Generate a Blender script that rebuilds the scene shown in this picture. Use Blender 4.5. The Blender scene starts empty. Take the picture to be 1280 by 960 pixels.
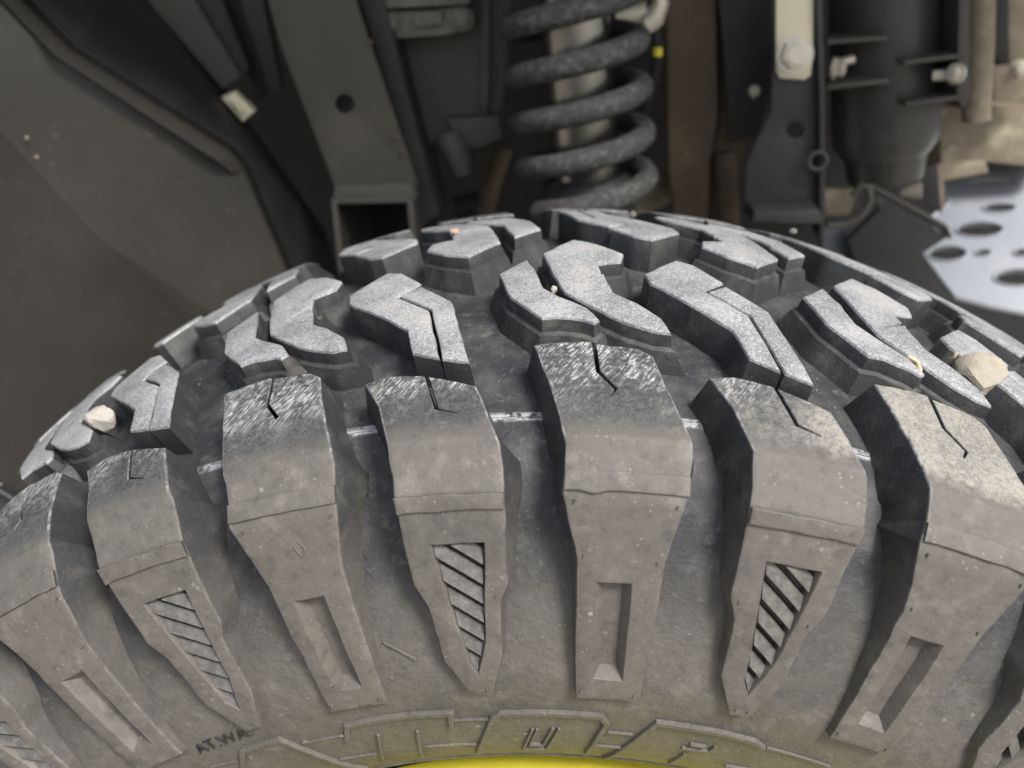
import bpy, bmesh, math, random
from mathutils import Vector, Matrix, noise
random.seed(7)
C = bpy.context.scene.collection
scene = bpy.context.scene
PI = math.pi
# ------------------------------------------------------------------ camera
CAM = Vector((-0.0081, -0.3565, 0.5232))
RIGHT = Vector((0.99676, 0.08036, -0.00278)).normalized()
FWD = Vector((-0.07272, 0.88454, -0.46077)).normalized()
UP = RIGHT.cross(FWD).normalized()
FPX = 1094.68
cd = bpy.data.cameras.new('camera'); cam = bpy.data.objects.new('camera', cd); C.objects.link(cam)
cam.matrix_world = Matrix(((RIGHT.x, UP.x, -FWD.x, CAM.x), (RIGHT.y, UP.y, -FWD.y, CAM.y), (RIGHT.z, UP.z, -FWD.z, CAM.z), (0, 0, 0, 1)))
cd.sensor_width = 36.0; cd.lens = 36.0*FPX/1280; cd.clip_start = 0.01; cd.clip_end = 200
cd.dof.use_dof = True; cd.dof.focus_distance = 0.315; cd.dof.aperture_fstop = 8.0
scene.camera = cam
scene.view_settings.view_transform = 'Standard'; scene.view_settings.look = 'None'
scene.view_settings.exposure = 1.0; scene.view_settings.gamma = 1.0
# ------------------------------------------------------------------ sky and sun
SUN_DIR = Vector((0.42, -0.45, 0.79)).normalized()
w = bpy.data.worlds.new('World'); scene.world = w; w.use_nodes = True
nt = w.node_tree; bg = nt.nodes['Background']; sky = nt.nodes.new('ShaderNodeTexSky'); sky.sky_type = 'NISHITA'; sky.sun_disc = False
sky.sun_elevation = math.asin(SUN_DIR.z); sky.sun_rotation = math.atan2(SUN_DIR.x, SUN_DIR.y)
sky.dust_density = 3.0; sky.air_density = 1.0
hs = nt.nodes.new('ShaderNodeHueSaturation'); hs.inputs['Saturation'].default_value = .55; nt.links.new(sky.outputs[0], hs.inputs['Color']); nt.links.new(hs.outputs[0], bg.inputs[0]); bg.inputs[1].default_value = 0.11
sd = bpy.data.lights.new('sun', 'SUN'); sd.energy = 2.4; sd.angle = math.radians(14); sd.color = (1, 0.97, 0.93)
so = bpy.data.objects.new('sun', sd); C.objects.link(so); so.rotation_euler = SUN_DIR.to_track_quat('Z', 'Y').to_euler()

# ------------------------------------------------------------------ helpers
def lerp(a, b, t): return a+(b-a)*t
def at(x, y, Y):
    """the point of the plane y = Y that lies on the line through picture point x, y"""
    d = FWD+RIGHT*((x-640)/FPX)-UP*((y-480)/FPX)
    return CAM+d*((Y-CAM.y)/d.y)
def setp(o, **k):
    for a, b in k.items():
        if b: o[a] = b
    return o
def obj(name, bm, mats, parent=None, smooth=35, loc=None):
    me = bpy.data.meshes.new(name); bmesh.ops.recalc_face_normals(bm, faces=bm.faces[:]); bm.to_mesh(me); bm.free()
    for m in (mats if isinstance(mats, (list, tuple)) else [mats]): me.materials.append(m)
    if smooth:
        for p in me.polygons: p.use_smooth = True
        me.set_sharp_from_angle(angle=math.radians(smooth))
    o = bpy.data.objects.new(name, me); C.objects.link(o)
    if parent: o.parent = parent; o.matrix_parent_inverse = Matrix.Translation(-Vector(parent.location))
    return o
def thing(name, label, cat, loc=(0, 0, 0), group=None):
    o = bpy.data.objects.new(name, None); C.objects.link(o); o.location = loc; o.empty_display_size = .02
    return setp(o, label=label, category=cat, group=group)

# ------------------------------------------------------------------ materials
class NT:
    def __init__(s, name):
        s.m = bpy.data.materials.new(name); s.m.use_nodes = True; s.t = s.m.node_tree; s.b = s.t.nodes['Principled BSDF']
    def n(s, typ, **k):
        nd = s.t.nodes.new(typ)
        for a, v in k.items():
            if a == 'inp':
                for i, x in v.items():
                    if hasattr(x, 'is_output') or isinstance(x, bpy.types.NodeSocket): s.t.links.new(x, nd.inputs[i])
                    else: nd.inputs[i].default_value = x
            else: setattr(nd, a, v)
        return nd
    def math(s, op, a, b=0.0, c=0.0, clamp=False):
        nd = s.n('ShaderNodeMath', operation=op, use_clamp=clamp, inp={0: a, 1: b, 2: c}); return nd.outputs[0]
    def noise(s, vec, scale, detail=4, rough=.55, dist=0.0):
        nd = s.n('ShaderNodeTexNoise', inp={'Scale': scale, 'Detail': detail, 'Roughness': rough, 'Distortion': dist})
        if vec is not None: s.t.links.new(vec, nd.inputs['Vector'])
        return nd.outputs['Fac']
    def ramp(s, fac, lo, hi):
        nd = s.n('ShaderNodeMapRange', interpolation_type='SMOOTHSTEP', inp={0: fac, 1: lo, 2: hi, 3: 0.0, 4: 1.0}); return nd.outputs[0]
    def mix(s, fac, a, b):
        nd = s.n('ShaderNodeMix', data_type='RGBA'); f = [i for i in nd.inputs if i.name == 'Factor' and i.type == 'VALUE'][0]
        A = [i for i in nd.inputs if i.name == 'A' and i.type == 'RGBA'][0]; B = [i for i in nd.inputs if i.name == 'B' and i.type == 'RGBA'][0]
        for sock, x in ((f, fac), (A, a), (B, b)):
            if isinstance(x, bpy.types.NodeSocket): s.t.links.new(x, sock)
            else: sock.default_value = (*x, 1) if isinstance(x, tuple) and len(x) == 3 else x
        return [o for o in nd.outputs if o.type == 'RGBA'][0]
    def out(s, col, rough=.6, spec=.5, bump=None, bdist=.001, bstr=.5, metal=0.0):
        for i, x in (('Base Color', col), ('Roughness', rough), ('Specular IOR Level', spec), ('Metallic', metal)):
            if isinstance(x, bpy.types.NodeSocket): s.t.links.new(x, s.b.inputs[i])
            else: s.b.inputs[i].default_value = (*x, 1) if isinstance(x, tuple) else x
        if bump is not None:
            nd = s.n('ShaderNodeBump', inp={'Strength': bstr, 'Distance': bdist, 'Height': bump}); s.t.links.new(nd.outputs[0], s.b.inputs['Normal'])
        return s.m

def plain(name, col, rough=.6, metal=0.0, grime=(.16, .13, .09), amount=.35, scale=30, spec=.4, bump=.3):
    k = NT(name); tc = k.n('ShaderNodeNewGeometry').outputs['Position']
    n1 = k.noise(tc, scale, 6, .6); n2 = k.noise(tc, scale*14, 3, .6)
    c = k.mix(k.math('MULTIPLY', k.ramp(n1, .42, .75), amount), col, grime)
    c = k.mix(k.math('MULTIPLY', k.ramp(n2, .64, .74), amount*.8), c, tuple(min(1, x*1.7+.06) for x in grime))
    r = k.math('ADD', rough, k.math('MULTIPLY', n1, .2)) if rough < .75 else rough
    return k.out(c, r, spec, n2, .0006, bump, metal)

wheel = thing('wheel', 'big dusty off-road wheel with chunky black tread lugs filling the lower picture', 'wheel', (0, 0, 0))
def wheel_coords(k):
    tc = k.n('ShaderNodeTexCoord'); tc.object = wheel; p = tc.outputs['Object']
    sp = k.n('ShaderNodeSeparateXYZ', inp={0: p}); x, y, z = sp.outputs
    rho = k.math('SQRT', k.math('ADD', k.math('MULTIPLY', x, x), k.math('MULTIPLY', z, z)))
    u = k.math('MULTIPLY', k.math('ARCTAN2', x, z), .39)
    uv = k.n('ShaderNodeCombineXYZ', inp={0: u, 1: y, 2: rho}).outputs[0]
    return p, y, rho, uv
DUST = (.107, .0985, .0855)
def sidewall_colour(k, p, base=(.055, .054, .052), amt=1.0):
    a = k.noise(p, 26, 6, .6); b = k.noise(p, 210, 5, .65); c = k.noise(p, 900, 2, .6)
    col = k.mix(k.math('MULTIPLY', k.ramp(a, .12, .55), amt), base, DUST)
    col = k.mix(k.math('MULTIPLY', k.ramp(b, .50, .78), .55*amt), col, (.158, .148, .130))
    col = k.mix(k.math('MULTIPLY', k.ramp(b, .48, .32), .5), col, (.056, .054, .051))
    # pale splash specks
    v = k.n('ShaderNodeTexVoronoi', feature='F1', inp={'Vector': p, 'Scale': 150.0, 'Randomness': 1.0}); d = v.outputs['Distance']
    sel = k.math('MULTIPLY', k.ramp(d, .17, .05), k.ramp(k.noise(p, 33, 3), .50, .66))
    col = k.mix(k.math('MULTIPLY', sel, .55), col, (.40, .38, .33))
    v2 = k.n('ShaderNodeTexVoronoi', feature='F1', inp={'Vector': p, 'Scale': 430.0, 'Randomness': 1.0})
    sel2 = k.math('MULTIPLY', k.ramp(v2.outputs['Distance'], .22, .08), k.ramp(k.noise(p, 70, 4, .7), .50, .62))
    col = k.mix(k.math('MULTIPLY', sel2, .5), col, (.33, .31, .26))
    d2 = k.noise(p, 75, 6, .7)
    col = k.mix(k.math('MULTIPLY', k.ramp(d2, .52, .72), .55*amt), col, (.19, .176, .150))
    return col, a, b, c
def tread_material(name, streak):
    k = NT(name); p, y, rho, uv = wheel_coords(k)
    side, a, b, c = sidewall_colour(k, p, amt=1.1)
    fine = k.noise(p, 1050, 4, .75); mid = k.noise(p, 420, 4, .7); big = k.noise(p, 45, 4, .6)
    worn = k.math('ADD', k.math('MULTIPLY', fine, .75), k.math('MULTIPLY', mid, .45))
    worn = k.math('ADD', worn, k.math('MULTIPLY', big, .30))
    w1 = k.ramp(worn, .60, .88)
    grey = k.mix(k.math('MULTIPLY', k.math('ADD', w1, k.ramp(big, .35, .7)), .5), (.165, .168, .172), (.36, .362, .364)); grey = k.mix(k.math('MULTIPLY', k.ramp(fine, .54, .68), .62), grey, (.60, .60, .595)); grey = k.mix(k.math('MULTIPLY', k.ramp(fine, .46, .34), .6), grey, (.085, .087, .09))
    grey = k.mix(k.math('MULTIPLY', k.ramp(big, .55, .75), .35), grey, (.34, .30, .235))
    if streak:
        m = k.n('ShaderNodeMapping', inp={'Vector': uv, 'Rotation': (0, 0, math.radians(-60))}); m = k.n('ShaderNodeMapping', inp={'Vector': m.outputs[0], 'Scale': (230, 2000, 1)})
        st = k.noise(m.outputs[0], 1.0, 3, .6, .6)
        zone = k.ramp(k.math('ADD', y, k.math('MULTIPLY', k.math('SUBTRACT', big, .5), .03)), -.110, -.092)
        patch = k.math('ADD', k.math('MULTIPLY', mid, .5), k.math('MULTIPLY', big, .55))
        sc = k.math('MULTIPLY', k.math('MULTIPLY', k.ramp(st, .46, .62), k.ramp(patch, .45, .60)), zone)
        dark = k.mix(k.ramp(worn, .60, .90), (.036, .038, .041), (.098, .097, .094)); dark = k.mix(k.math('MULTIPLY', k.ramp(k.noise(p, 95, 5, .7), .56, .70), .5), dark, (.24, .22, .175))
        grey2 = k.mix(sc, dark, (.50, .50, .495))
        right = k.ramp(k.math('ADD', uv_x(k, uv), k.math('MULTIPLY', k.math('SUBTRACT', big, .5), .08)), .03, .10)
        dusty = k.mix(k.ramp(worn, .58, .90), (.135, .131, .123), (.31, .29, .245))
        grey = k.mix(right, grey2, dusty)
        # the scuffed tread ends in an uneven line on the shoulder, below it lies road dust
        t = k.ramp(k.math('ADD', rho, k.math('MULTIPLY', k.math('SUBTRACT', b, .5), .006)), .3838, .3872)
    else:
        t = 1.0
    col = k.mix(t, side, grey)
    bump = k.math('ADD', k.math('MULTIPLY', fine, .6), k.math('MULTIPLY', mid, .8))
    return k.out(col, .62, .42, bump, .0007, .55)
def uv_x(k, uv): return k.n('ShaderNodeSeparateXYZ', inp={0: uv}).outputs[0]
def wall_material(name):
    k = NT(name); p, y, rho, uv = wheel_coords(k)
    side, a, b, c = sidewall_colour(k, p)
    dirt = k.noise(p, 60, 5, .65); f = k.noise(p, 700, 4, .7)
    col = k.mix(k.ramp(dirt, .45, .8), (.032, .033, .035), (.105, .099, .088))
    col = k.mix(k.math('MULTIPLY', k.ramp(f, .60, .74), .35), col, (.25, .235, .20))
    t = k.ramp(k.math('ADD', rho, k.math('MULTIPLY', k.math('SUBTRACT', b, .5), .02)), .372, .345)
    col = k.mix(k.math('MULTIPLY', t, .6), col, side)
    return k.out(col, .6, .4, k.math('ADD', f, dirt), .0006, .5)
def carcass_material(name):
    k = NT(name); p, y, rho, uv = wheel_coords(k)
    side, a, b, c = sidewall_colour(k, p)
    dirt = k.noise(p, 55, 5, .65); f = k.noise(p, 520, 4, .7); m = k.noise(p, 160, 5, .7)
    col = k.mix(k.ramp(dirt, .40, .75), (.030, .0315, .035), (.085, .083, .080))
    col = k.mix(k.math('MULTIPLY', k.ramp(m, .55, .72), .55), col, (.150, .148, .142))
    col = k.mix(k.math('MULTIPLY', k.ramp(f, .66, .74), .5), col, (.36, .34, .29))
    t = k.ramp(k.math('ADD', rho, k.math('MULTIPLY', k.math('SUBTRACT', m, .5), .022)), .352, .305)
    col = k.mix(k.math('MULTIPLY', t, .9), col, side)
    seam = k.math('MULTIPLY', k.ramp(k.math('ABSOLUTE', k.math('ADD', y, .0955)), .0021, .0011), k.ramp(k.noise(k.n('ShaderNodeMapping', inp={'Vector': uv, 'Rotation': (0, 0, .12)}).outputs[0], 260, 3, .6), .36, .52))
    mp = k.n('ShaderNodeMapping', inp={'Vector': uv, 'Scale': (120, 2400, 1), 'Rotation': (0, 0, 0)}); seam = k.math('MULTIPLY', seam, k.ramp(k.noise(mp.outputs[0], 1.0, 3, .6), .30, .60))
    col = k.mix(k.math('MULTIPLY', seam, .85), col, (.42, .43, .44))
    return k.out(col, .62, .38, k.math('ADD', f, k.math('MULTIPLY', m, 1.3)), .0010, .5)

M_TREAD = tread_material('worn_tread_rubber', False)
M_SHOULDER = tread_material('scuffed_shoulder_rubber', True)
M_WALL = wall_material('block_wall_rubber')
def edge_material(name):
    k = NT(name); p, y, rho, uv = wheel_coords(k); side, a, b, c = sidewall_colour(k, p)
    col = k.mix(k.math('MULTIPLY', k.ramp(b, .42, .62), .35), side, (.18, .17, .15))
    t = k.ramp(rho, .378, .386); col = k.mix(t, col, k.mix(k.ramp(k.noise(p, 330, 4), .42, .68), (.11, .11, .112), (.27, .27, .268)))
    return k.out(col, .6, .4, c, .0006, .5)
M_EDGE = edge_material('worn_edge_rubber')
def rib_material(name):
    k = NT(name); p, y, rho, uv = wheel_coords(k); b = k.noise(p, 300, 4, .65)
    return k.out(k.mix(k.ramp(b, .30, .75), (.070, .068, .063), (.135, .130, .120)), .65, .35, b, .0008, .6)
M_RIB = rib_material('dusty_rib_rubber')
M_CAR = carcass_material('dusty_carcass_rubber')
M_YELLOW = plain('yellow_paint', (.72, .63, .05), .45, amount=.06, spec=.5)
M_LINER = plain('liner_plastic', (.033, .031, .0275), .36, amount=.2, grime=(.10, .085, .06), scale=9)
M_FRAME = plain('frame_steel', (.060, .056, .048), .5, amount=.3, grime=(.13, .11, .075), scale=22)
M_CAN = plain('canister_plastic', (.048, .046, .042), .24, amount=.3, grime=(.11, .1, .08), scale=30)
M_DUSTY = plain('dusty_steel', (.12, .113, .098), .65, amount=.6, grime=(.22, .2, .165), scale=60)
M_DARK = plain('dark_steel_and_shade', (.020, .020, .021), .5, amount=.25, grime=(.07, .06, .045))
M_BLACK = plain('black_coat', (.036, .035, .034), .40, amount=.15, grime=(.08, .07, .055))
M_SPRING = plain('spring_coat', (.040, .039, .037), .65, amount=.65, grime=(.17, .165, .155), scale=230, bump=.9)
M_SHOCK = plain('shock_body', (.21, .20, .18), .13, .9, amount=.1, spec=.6, bump=.05)
M_CHROME = plain('rod_metal', (.55, .53, .48), .22, 1.0, amount=.1)
M_ZINC = plain('zinc_plate', (.70, .65, .46), .42, .25, amount=.12, grime=(.5, .44, .3))
M_BOLT = plain('zinc_bolt', (.60, .56, .46), .4, .4, amount=.2, grime=(.4, .34, .22))
M_BROWN = plain('muddy_panel', (.085, .064, .042), .8, amount=.7, grime=(.18, .135, .08), scale=18)
M_TAN = plain('dust_covered_metal', (.21, .175, .125), .85, amount=.9, grime=(.38, .33, .24), scale=55, bump=.8)
M_ALU = plain('step_plate_metal', (.25, .268, .30), .38, .55, amount=.15, grime=(.5, .47, .4), scale=25)
M_STONE = plain('pale_stone', (.36, .325, .26), .9, amount=.8, grime=(.24, .21, .16), scale=120, bump=.9)
M_STONE2 = plain('white_stone', (.42, .39, .34), .9, amount=.7, grime=(.28, .25, .2), scale=160, bump=.9)
M_PINK = plain('pink_grit', (.38, .25, .19), .9, amount=.3, grime=(.5, .3, .2), scale=200)
M_GRIT = plain('groove_grit', (.12, .112, .098), .95, amount=.6, grime=(.26, .24, .2), scale=300)
M_STRAW = plain('straw', (.58, .44, .26), .8, amount=.3, grime=(.4, .3, .18), scale=200)
M_GROUND = plain('gravel_ground', (.34, .31, .26), .9, amount=.7, grime=(.22, .2, .16), scale=6, bump=1)
M_BODY = plain('vehicle_plastic', (.04, .04, .042), .5, amount=.2)

# ------------------------------------------------------------------ tyre section curves: (y, radius)
def par(y): return .4048-1.2648*(y-.0065)**2
OUTK = [(-.1385, .270), (-.1408, .292), (-.1397, .320), (-.1370, .345), (-.1326, .3697), (-.1215, .3836), (-.108, .3886)]+[(y, par(y)) for y in (-.0885, -.07, -.05, -.03, -.01, .01, .03, .05)]
CARK = [(-.100, .222), (-.118, .237), (-.127, .250), (-.133, .268), (-.1372, .290), (-.1362, .305), (-.1315, .325), (-.1245, .343), (-.1160, .3575), (-.1065, .3685), (-.096, .3755)]+[(y, par(y)-.0155) for y in (-.0885, -.07, -.05, -.03, -.01, .001)]
def spline(P, n=8):
    out = []
    for i in range(len(P)-1):
        q = [P[max(i-1, 0)], P[i], P[i+1], P[min(i+2, len(P)-1)]]
        for k in range(n):
            t = k/n
            out.append(tuple(.5*(2*q[1][j]+(-q[0][j]+q[2][j])*t+(2*q[0][j]-5*q[1][j]+4*q[2][j]-q[3][j])*t*t+(-q[0][j]+3*q[1][j]-3*q[2][j]+q[3][j])*t**3) for j in (0, 1)))
    out.append(P[-1]); return out
class Profile:
    def __init__(s, K, corner=None):
        if corner is None: s.P = spline(K)
        else:                               # straight flank between knots corner-1 and corner
            s.P = spline(K[:corner])+[tuple(lerp(K[corner-1][j], K[corner][j], t/8) for j in (0, 1)) for t in range(1, 8)]+spline(K[corner:])
        s.S = [0.0]
        for a, b in zip(s.P, s.P[1:]): s.S.append(s.S[-1]+math.hypot(b[0]-a[0], b[1]-a[1]))
    def pos(s, v):
        S = s.S
        if v <= 0: i = 0
        elif v >= S[-1]: i = len(S)-2
        else:
            lo, hi = 0, len(S)-1
            while hi-lo > 1:
                m = (lo+hi)//2
                if S[m] <= v: lo = m
                else: hi = m
            i = lo
        t = (v-S[i])/(S[i+1]-S[i]); a, b = s.P[i], s.P[i+1]
        return lerp(a[0], b[0], t), lerp(a[1], b[1], t)
    def frame(s, v):
        y, r = s.pos(v); a = s.pos(max(0, v-.007)); b = s.pos(v+.007)
        ty, tr = b[0]-a[0], b[1]-a[1]; L = math.hypot(ty, tr)
        return y, r, -tr/L, ty/L            # outward normal (ny, nr)
    def map(s, u, v, h):
        y, r, ny, nr = s.frame(v); th = u/.39; y += ny*h; r += nr*h
        return Vector((r*math.sin(th), y, r*math.cos(th)))
    def v_of_y(s, y):                       # on the tread side of the curve
        for i in range(len(s.P)-1, 0, -1):
            a, b = s.P[i-1], s.P[i]
            if a[0] <= y <= b[0]: return lerp(s.S[i-1], s.S[i], (y-a[0])/(b[0]-a[0]+1e-12))
        return s.S[-1]
OUT = Profile(OUTK, 5)
VB = OUT.v_of_y(-.1215); CAR = Profile(CARK)
PITCH = 2*PI/42

# ------------------------------------------------------------------ blocks, built flat as (u, v, height) and wrapped on the tyre
def offset(poly, d, flags=None):
    n = len(poly); A = sum(poly[i][0]*poly[(i+1) % n][1]-poly[(i+1) % n][0]*poly[i][1] for i in range(n)); sg = 1 if A > 0 else -1
    out = []
    for i in range(n):
        a, b, c = poly[i-1], poly[i], poly[(i+1) % n]
        e1 = Vector((b[0]-a[0], b[1]-a[1])); e2 = Vector((c[0]-b[0], c[1]-b[1]))
        if e1.length < 1e-9 or e2.length < 1e-9: out.append(b); continue
        e1.normalize(); e2.normalize()
        n1 = Vector((e1.y, -e1.x))*sg; n2 = Vector((e2.y, -e2.x))*sg; m = n1+n2
        if m.length < .3: m = n1*1.0
        else: m = m/ max(.45, m.length_squared)*2*1.0 if m.length_squared < 2 else m*(2/m.length_squared)
        if m.length > 1.8: m = m.normalized()*1.8
        f = 1.0 if flags is None else flags[i]
        out.append((b[0]+m.x*d*f, b[1]+m.y*d*f))
    return out
def dense(poly, flags, step=.0045, jit=.00013, rnd=None):
    P, F = [], []
    n = len(poly)
    for i in range(n):
        a, b = poly[i], poly[(i+1) % n]; L = math.hypot(b[0]-a[0], b[1]-a[1]); k = max(1, int(L/step))
        for q in range(k):
            t = q/k; f = flags[i] if q == 0 else min(flags[i], flags[(i+1) % n])
            j = (jit if rnd.random() > .05 else jit*3) if f > .5 else 0
            P.append((lerp(a[0], b[0], t)+rnd.gauss(0, j), lerp(a[1], b[1], t)+rnd.gauss(0, j))); F.append(f)
    return P, F
def flat_block(bm, outline, flags=None, depth=.016, cham=.0008, draft=.0022, ledge=0.0, holes=(), hdepth=.004, hin=.0012, top=0.0, seed=1, step=.0045):
    rnd = random.Random(seed)
    flags = flags or [1.0]*len(outline)
    P, F = dense(outline, flags, step, rnd=rnd)
    levels = [(-cham*.9, 0.0), (-cham*.15, -cham*.28), (0.0, -cham)]
    levels = [(-cham, top), (-cham*.3, top-cham*.3), (0.0, top-cham)]
    if ledge: levels += [(.0004, -.0062), (ledge, -.0070)]
    levels += [(draft, -depth)]
    rings = []
    for off, h in levels:
        Q = offset(P, off, F) if abs(off) > 1e-9 else P
        rings.append([bm.verts.new((q[0], q[1], h)) for q in Q])
    n = len(P); wall = []
    for a, b in zip(rings, rings[1:]):
        for i in range(n):
            f = bm.faces.new((a[i], a[(i+1) % n], b[(i+1) % n], b[i])); f.material_index = 1; wall.append(f)
    for i in range(2*n): wall[i].material_index = 2
    edges = [bm.edges.get((rings[0][i], rings[0][(i+1) % n])) for i in range(n)]
    for H in holes:
        hp, hf = dense(H, [1]*len(H), .006, .0001, rnd)
        r0 = [bm.verts.new((q[0], q[1], top)) for q in offset(hp, .0004)]
        r1 = [bm.verts.new((q[0], q[1], top-.0005)) for q in hp]
        r2 = [bm.verts.new((q[0], q[1], -hdepth)) for q in offset(hp, -hin)]
        m = len(hp)
        for a, b, mi in ((r0, r1, 0), (r1, r2, 0)):
            for i in range(m):
                f = bm.faces.new((a[i], a[(i+1) % m], b[(i+1) % m], b[i])); f.material_index = mi
        res = bmesh.ops.triangle_fill(bm, use_beauty=True, edges=[bm.edges.get((r2[i], r2[(i+1) % m])) for i in range(m)])
        for g in res['geom']:
            if isinstance(g, bmesh.types.BMFace): g.material_index = 0
        edges += [bm.edges.get((r0[i], r0[(i+1) % m])) for i in range(m)]
    res = bmesh.ops.triangle_fill(bm, use_beauty=True, edges=edges)
    for g in res['geom']:
        if isinstance(g, bmesh.types.BMFace): g.material_index = 0
def wrap(bm, prof, du=.008, dv=.006):
    us = [v.co.x for v in bm.verts]; vs = [v.co.y for v in bm.verts]
    def cuts(lo, hi, st):
        k = math.ceil(lo/st)
        while k*st < hi: yield k*st; k += 1
    for c in cuts(min(us), max(us), du):
        bmesh.ops.bisect_plane(bm, geom=bm.verts[:]+bm.edges[:]+bm.faces[:], plane_co=(c+1e-5, 0, 0), plane_no=(1, 0, 0), dist=1e-6)
    for c in cuts(min(vs), max(vs), dv):
        bmesh.ops.bisect_plane(bm, geom=bm.verts[:]+bm.edges[:]+bm.faces[:], plane_co=(0, c+1e-5, 0), plane_no=(0, 1, 0), dist=1e-6)
    if prof is OUT and min(vs) < VB < max(vs):
        for e in (-.0016, -.0008, 0, .0008, .0016): bmesh.ops.bisect_plane(bm, geom=bm.verts[:]+bm.edges[:]+bm.faces[:], plane_co=(0, VB+e, 0), plane_no=(0, 1, 0), dist=1e-6)
    for v in bm.verts: v.co = prof.map(v.co.x, v.co.y, v.co.z)
def slit(path, wd=.0007):
    """points running down one side of a sipe and back up the other"""
    L, Rr = [], []
    for i, (x, y) in enumerate(path):
        a = path[max(0, i-1)]; b = path[min(len(path)-1, i+1)]; d = Vector((b[0]-a[0], b[1]-a[1])).normalized(); nx, ny = d.y, -d.x
        k = wd if i < len(path)-1 else wd*.35
        L.append((x+nx*k, y+ny*k)); Rr.append((x-nx*k, y-ny*k))
    return L, Rr[::-1]
T = lambda L: [(t*.39, v/1000) for t, v in L]
TY = lambda L: [(t*.39, OUT.v_of_y(y/1000)) for t, y in L]

def shoulder_mesh(kind, seed):
    bm = bmesh.new()
    if kind == 'R':
        top_l = [(-.058, 162), (-.036, 163.3), (-.0085, 163.6)]; top_r = [(-.0035, 162.2), (.034, 160.5), (.0447, 157), (.052, 146), (.0634, 131), (.0735, 119.4), (.0755, 114), (.0745, 107.6), (.0740, 101.4), (.0625, 78.5), (.0580, 21.7), (-.0155, 21.5), (-.0170, 62), (-.0165, 77), (-.030, 100.7), (-.028, 107.9), (-.028, 115.2), (-.034, 126), (-.0444, 142)]
        sp = [(-.006, 163.0), (-.002, 147.5), (.013, 139), (.008, 135.3)]
        holes = [T([(.002, 69.3), (.034, 69.7), (.0355, 31), (.0045, 31.5)])]; hd = .0046; hi = .0030
        band = [(-.0275, 107.6), (.0742, 107.4), (.0737, 101.6), (-.0285, 101.6)]
    else:
        top_l = [(-.058, 148), (-.037, 150.5), (-.0035, 148.2)]; top_r = [(.0015, 147.4), (.044, 141), (.0545, 130), (.0675, 116), (.0705, 108), (.0712, 100.8), (.0672, 68), (.0588, 61.5), (.0545, 38.8), (.0360, 22.2), (.0133, 22), (-.0100, 38), (-.0135, 61), (-.0235, 69.5), (-.0243, 97), (-.0245, 107), (-.0275, 118), (-.040, 135)]
        sp = [(-.001, 147.6), (.012, 131.3), (.031, 128.5)]
        holes = [T([(.000, 83.5), (.0495, 83.3), (.0387, 46), (.0248, 32.2), (.0165, 37)])]; hd = .0056; hi = .0010
        band = [(-.0238, 100.8), (.0708, 100.6), (.0706, 95.2), (-.0238, 95.4)]
    L, Rr = slit(T(sp)); tl, tr = T(top_l), T(top_r)
    # the slit opens between top_l[-1] and top_r[0]; keep the order that does not cross
    if L[0][0] > Rr[-1][0]: L, Rr = Rr[::-1], L[::-1]
    outl = tl[:-1]+[tl[-1]]+L+Rr+tr
    fl = [1.0]*(len(tl)-1)+[.3]+[.15]*(len(L)+len(Rr))+[.3]+[1.0]*(len(tr)-1)
    flat_block(bm, outl, fl, depth=.023, cham=.0007, draft=.0046, holes=holes, hdepth=hd, hin=hi, seed=seed)
    flat_block(bm, T(band), None, depth=.001, cham=.0004, draft=0, top=.0011, seed=seed+1)
    nubs = [(-.020, 97.5), (.066, 97.5), (-.0105, 79), (.056, 78), (.051, 24.5), (-.010, 25)] if kind == 'R' else [(-.017, 98), (.064, 98), (.018, 25), (.032, 25), (.056, 64), (-.014, 68)]
    for u, v in T(nubs):
        lo = [bm.verts.new((u+.0008*math.cos(a*PI/4), v+.0008*math.sin(a*PI/4), -.0004)) for a in range(8)]; hi_ = [bm.verts.new((u+.0004*math.cos(a*PI/4), v+.0004*math.sin(a*PI/4), .0006 if kind == 'P' else .0007)) for a in range(8)]
        bm.faces.new(hi_)
        for a in range(8): bm.faces.new((lo[a], lo[(a+1) % 8], hi_[(a+1) % 8], hi_[a])).material_index = 1
    wrap(bm, OUT)
    return bm
def clip(poly, half):
    (px, py), (nx, ny) = half; out = []
    for i in range(len(poly)):
        a, b = poly[i], poly[(i+1) % len(poly)]; da = (a[0]-px)*nx+(a[1]-py)*ny; db = (b[0]-px)*nx+(b[1]-py)*ny
        if da >= 0: out.append(a)
        if da*db < 0: t = da/(da-db); out.append((lerp(a[0], b[0], t), lerp(a[1], b[1], t)))
    return out
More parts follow.
